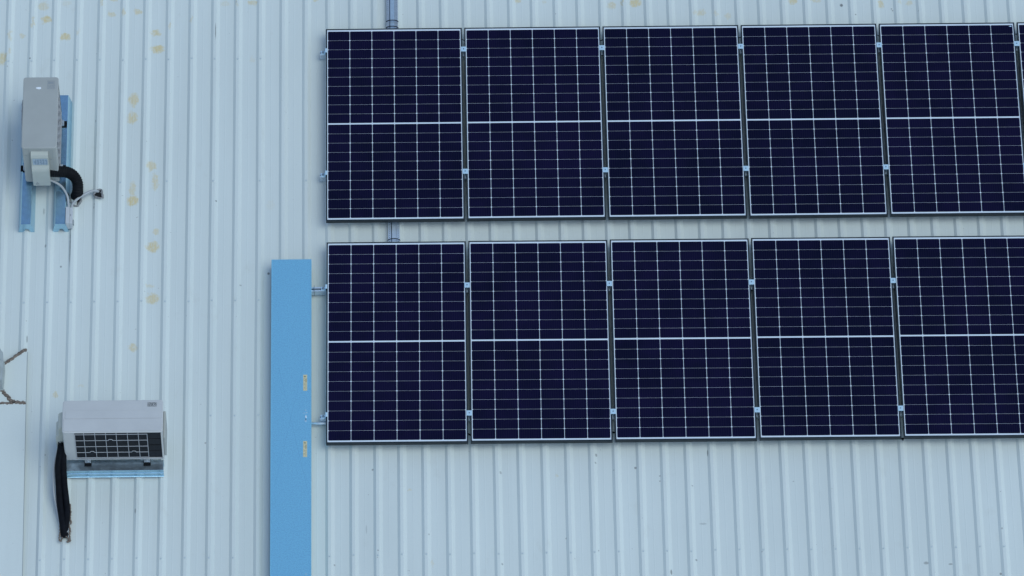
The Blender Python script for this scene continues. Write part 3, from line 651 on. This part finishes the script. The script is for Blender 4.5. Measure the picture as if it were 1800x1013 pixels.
# steel channels the units stand on
def hat(cx, y0, y1, label):
    bm = bmesh.new()
    P = [(-0.066, 0.0015), (-0.064, 0.018), (-0.041, 0.117), (-0.038, 0.120), (0.038, 0.120), (0.041, 0.117), (0.064, 0.018), (0.066, 0.0015), (0.034, 0.0015), (0.018, 0.045), (-0.006, 0.045), (-0.022, 0.0015)]
    prism(bm, P, y0, y1, 'y')
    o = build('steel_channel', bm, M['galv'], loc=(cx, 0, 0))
    tag(o, label, 'steel channel', 'steel channels carrying the air conditioners'); return o
hat(-2.461, -1.893, -0.625, 'blue steel channel under the left side of the upper air conditioner')
hat(-2.181, -1.893, -0.625, 'blue steel channel under the right side of the upper air conditioner, beside the white box')
def chan(y, label, s=1):
    root = empty('steel_channel', (-1.700, y, 0.0)); tag(root, label, 'steel channel', 'steel channels carrying the air conditioners')
    bm = bmesh.new(); L = 0.396
    box(bm, -L, L, -0.045, 0.045, 0.1165, 0.1200, 0, 0.0008); build('top_plate', bm, M['galv_top'], root)
    bm = bmesh.new()
    prism(bm, [(-0.0455, 0.119), (-0.0455, 0.082), (-0.052, 0.078), (-0.052, 0.074), (-0.049, 0.072), (-0.049, 0.034), (-0.056, 0.031), (-0.040, 0.031), (-0.040, 0.1155), (-0.0425, 0.119)], -L, L, 'x')
    prism(bm, [(0.0455, 0.119), (0.0455, 0.034), (0.056, 0.031), (0.040, 0.031), (0.040, 0.1155)], -L, L, 'x')
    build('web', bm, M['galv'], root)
M['galv_top'] = mat('stained_galvanised_steel', (0.46, 0.55, 0.62), 0.35, metal=1.0, noise=0.25, nscale=22, bump=0.15)
chan(-4.185, 'dented steel channel along the lower edge of the lower air conditioner')
chan(-3.900, 'steel channel hidden behind the lower air conditioner, under its far side')

# ---------------------------------------------------------------- hoses, cables and the openings they enter
def pipe(name, pts, r, m, label, cat, sides=12, group=None, n=8):
    bm = bmesh.new(); tube(bm, catmull(pts, n), r, sides)
    return tag(build(name, bm, m, smooth=True), label, cat, group)
pipe('corrugated_hose', CORRUGATED, lambda s: 0.045*(1+0.055*math.sin(s*2*math.pi/0.0155)), M['black'], 'thick ribbed black hose curling from the upper air conditioner into the roof', 'hose', 22, n=30)
pipe('power_cable', CABLE_A, 0.0095, M['wcable'], 'pale cable dropping from the upper air conditioner to the white box', 'cable')
pipe('power_cable', CABLE_B, 0.0105, M['wcable'], 'pale cable arching from the white box to the torn sealed hole', 'cable')
jb = empty('junction_box', (-2.112, -1.808, 0.0035)); tag(jb, 'small white plastic box clipped beside the right channel end', 'junction box')
bm = bmesh.new(); box(bm, -0.026, 0.006, -0.080, 0.080, 0.03, 0.122, 0, 0.003); build('box_body', bm, M['wbox'], jb)
bm = bmesh.new(); box(bm, 0.0065, 0.030, -0.078, 0.078, 0.03, 0.114, 0, 0.003); build('box_lid', bm, M['wbox'], jb)
bm = bmesh.new(); box(bm, 0.012, 0.019, -0.005, 0.009, 0.1144, 0.1170); box(bm, 0.0305, 0.040, -0.055, -0.012, 0.04, 0.07, 0, 0.003); build('clip', bm, M['wboxd'], jb)

def torn_ring(name, cx, cy, rx, ry, z, r, m, label, seed, gap=None):
    rnd = random.Random(seed); P = []
    n = 26
    for i in range(n+1):
        a = 2*math.pi*(i % n)/n
        k_ = 1+0.22*math.sin(3*a+seed)+rnd.uniform(-.12, .12) if i < n else 0
        if i == n: P.append(P[0]); continue
        P.append(Vector((cx+rx*k_*math.cos(a), cy+ry*k_*math.sin(a), z+rnd.uniform(-.002, .004))))
    bm = bmesh.new(); tube(bm, P, lambda s: r*rnd.uniform(0.55, 1.35), 7, cap=False)
    root = tag(build(name, bm, m, smooth=True), label, 'sealant')
    bm = bmesh.new(); c = bm.verts.new((cx, cy, z-0.004)); q = [bm.verts.new((p.x, p.y, z-0.0045)) for p in P[:-1]]
    for i in range(n): bm.faces.new((c, q[i], q[(i+1) % n]))
    build('opening', bm, M['dark'], root)
    return root
torn_ring('torn_sealant', -1.876, -1.550, 0.034, 0.040, 0.034, 0.009, M['sealg'], 'torn grey sealant round the small hole where the pale cable enters', 4)
torn_ring('torn_sealant', -2.066, -1.605, 0.042, 0.040, 0.012, 0.010, M['sealg'], 'grey sealant smear at the foot of the ribbed black hose', 6)
pipe('insulated_pipe', HOSE_A, 0.0265, M['hose'], 'left of two black insulated pipes hanging below the lower air conditioner', 'pipe', 14, 'black insulated pipes of the lower air conditioner')
pipe('insulated_pipe', HOSE_B, 0.0255, M['hose'], 'right of two black insulated pipes, ending in brown sealant below the lower air conditioner', 'pipe', 14, 'black insulated pipes of the lower air conditioner')
pipe('power_cable', CABLE_C, 0.0085, M['wcable'], 'pale cable running down the left side of the black insulated pipes', 'cable')
# ragged rectangular sealant frame round the opening
root = empty('sealant_frame', (-2.081, -4.72, 0.0)); tag(root, 'ragged brown sealant frame round the opening where the black pipes enter', 'sealant')
bm = bmesh.new(); rnd = random.Random(11)
def rag(pts, r):
    P = catmull([(x, y, z+0.022) for x, y, z in pts], 7); P = [p+Vector((rnd.uniform(-1, 1)*.004, rnd.uniform(-1, 1)*.004, 0)) for p in P]
    tube(bm, P, lambda s: r*rnd.uniform(0.6, 1.4), 7)
rag([(-0.036, 0.135, .020), (-0.044, 0.11, .016), (-0.030, 0.080, .015), (-0.041, 0.040, .014), (-0.038, -0.03, .012), (-0.042, -0.090, .012), (-0.022, -0.105, .012)], 0.0060)
rag([(0.034, 0.235, .020), (0.042, 0.18, .020), (0.038, 0.10, .018), (0.044, 0.06, .016), (0.030, 0.036, .014), (0.040, 0.0, .012), (0.036, -0.060, .012), (0.040, -0.100, .012), (0.020, -0.110, .012)], 0.0075)
rag([(-0.030, -0.098, .012), (-0.018, -0.072, .016), (0.004, -0.064, .020), (0.020, -0.075, .016), (0.030, -0.10, .012)], 0.0060)
build('sealant_rim', bm, M['sealant'], root, True)
bm = bmesh.new(); box(bm, -0.030, 0.026, -0.066, 0.085, 0.0305, 0.0335); build('opening', bm, M['dark'], root)
bm = bmesh.new(); prism(bm, [(0.016, -0.028), (0.024, -0.018), (0.027, -0.005), (0.019, 0.004)], 0.034, 0.037, 'z'); build('painted_glint', bm, M['white'], root)  # small white patch painted in as a glint inside the opening
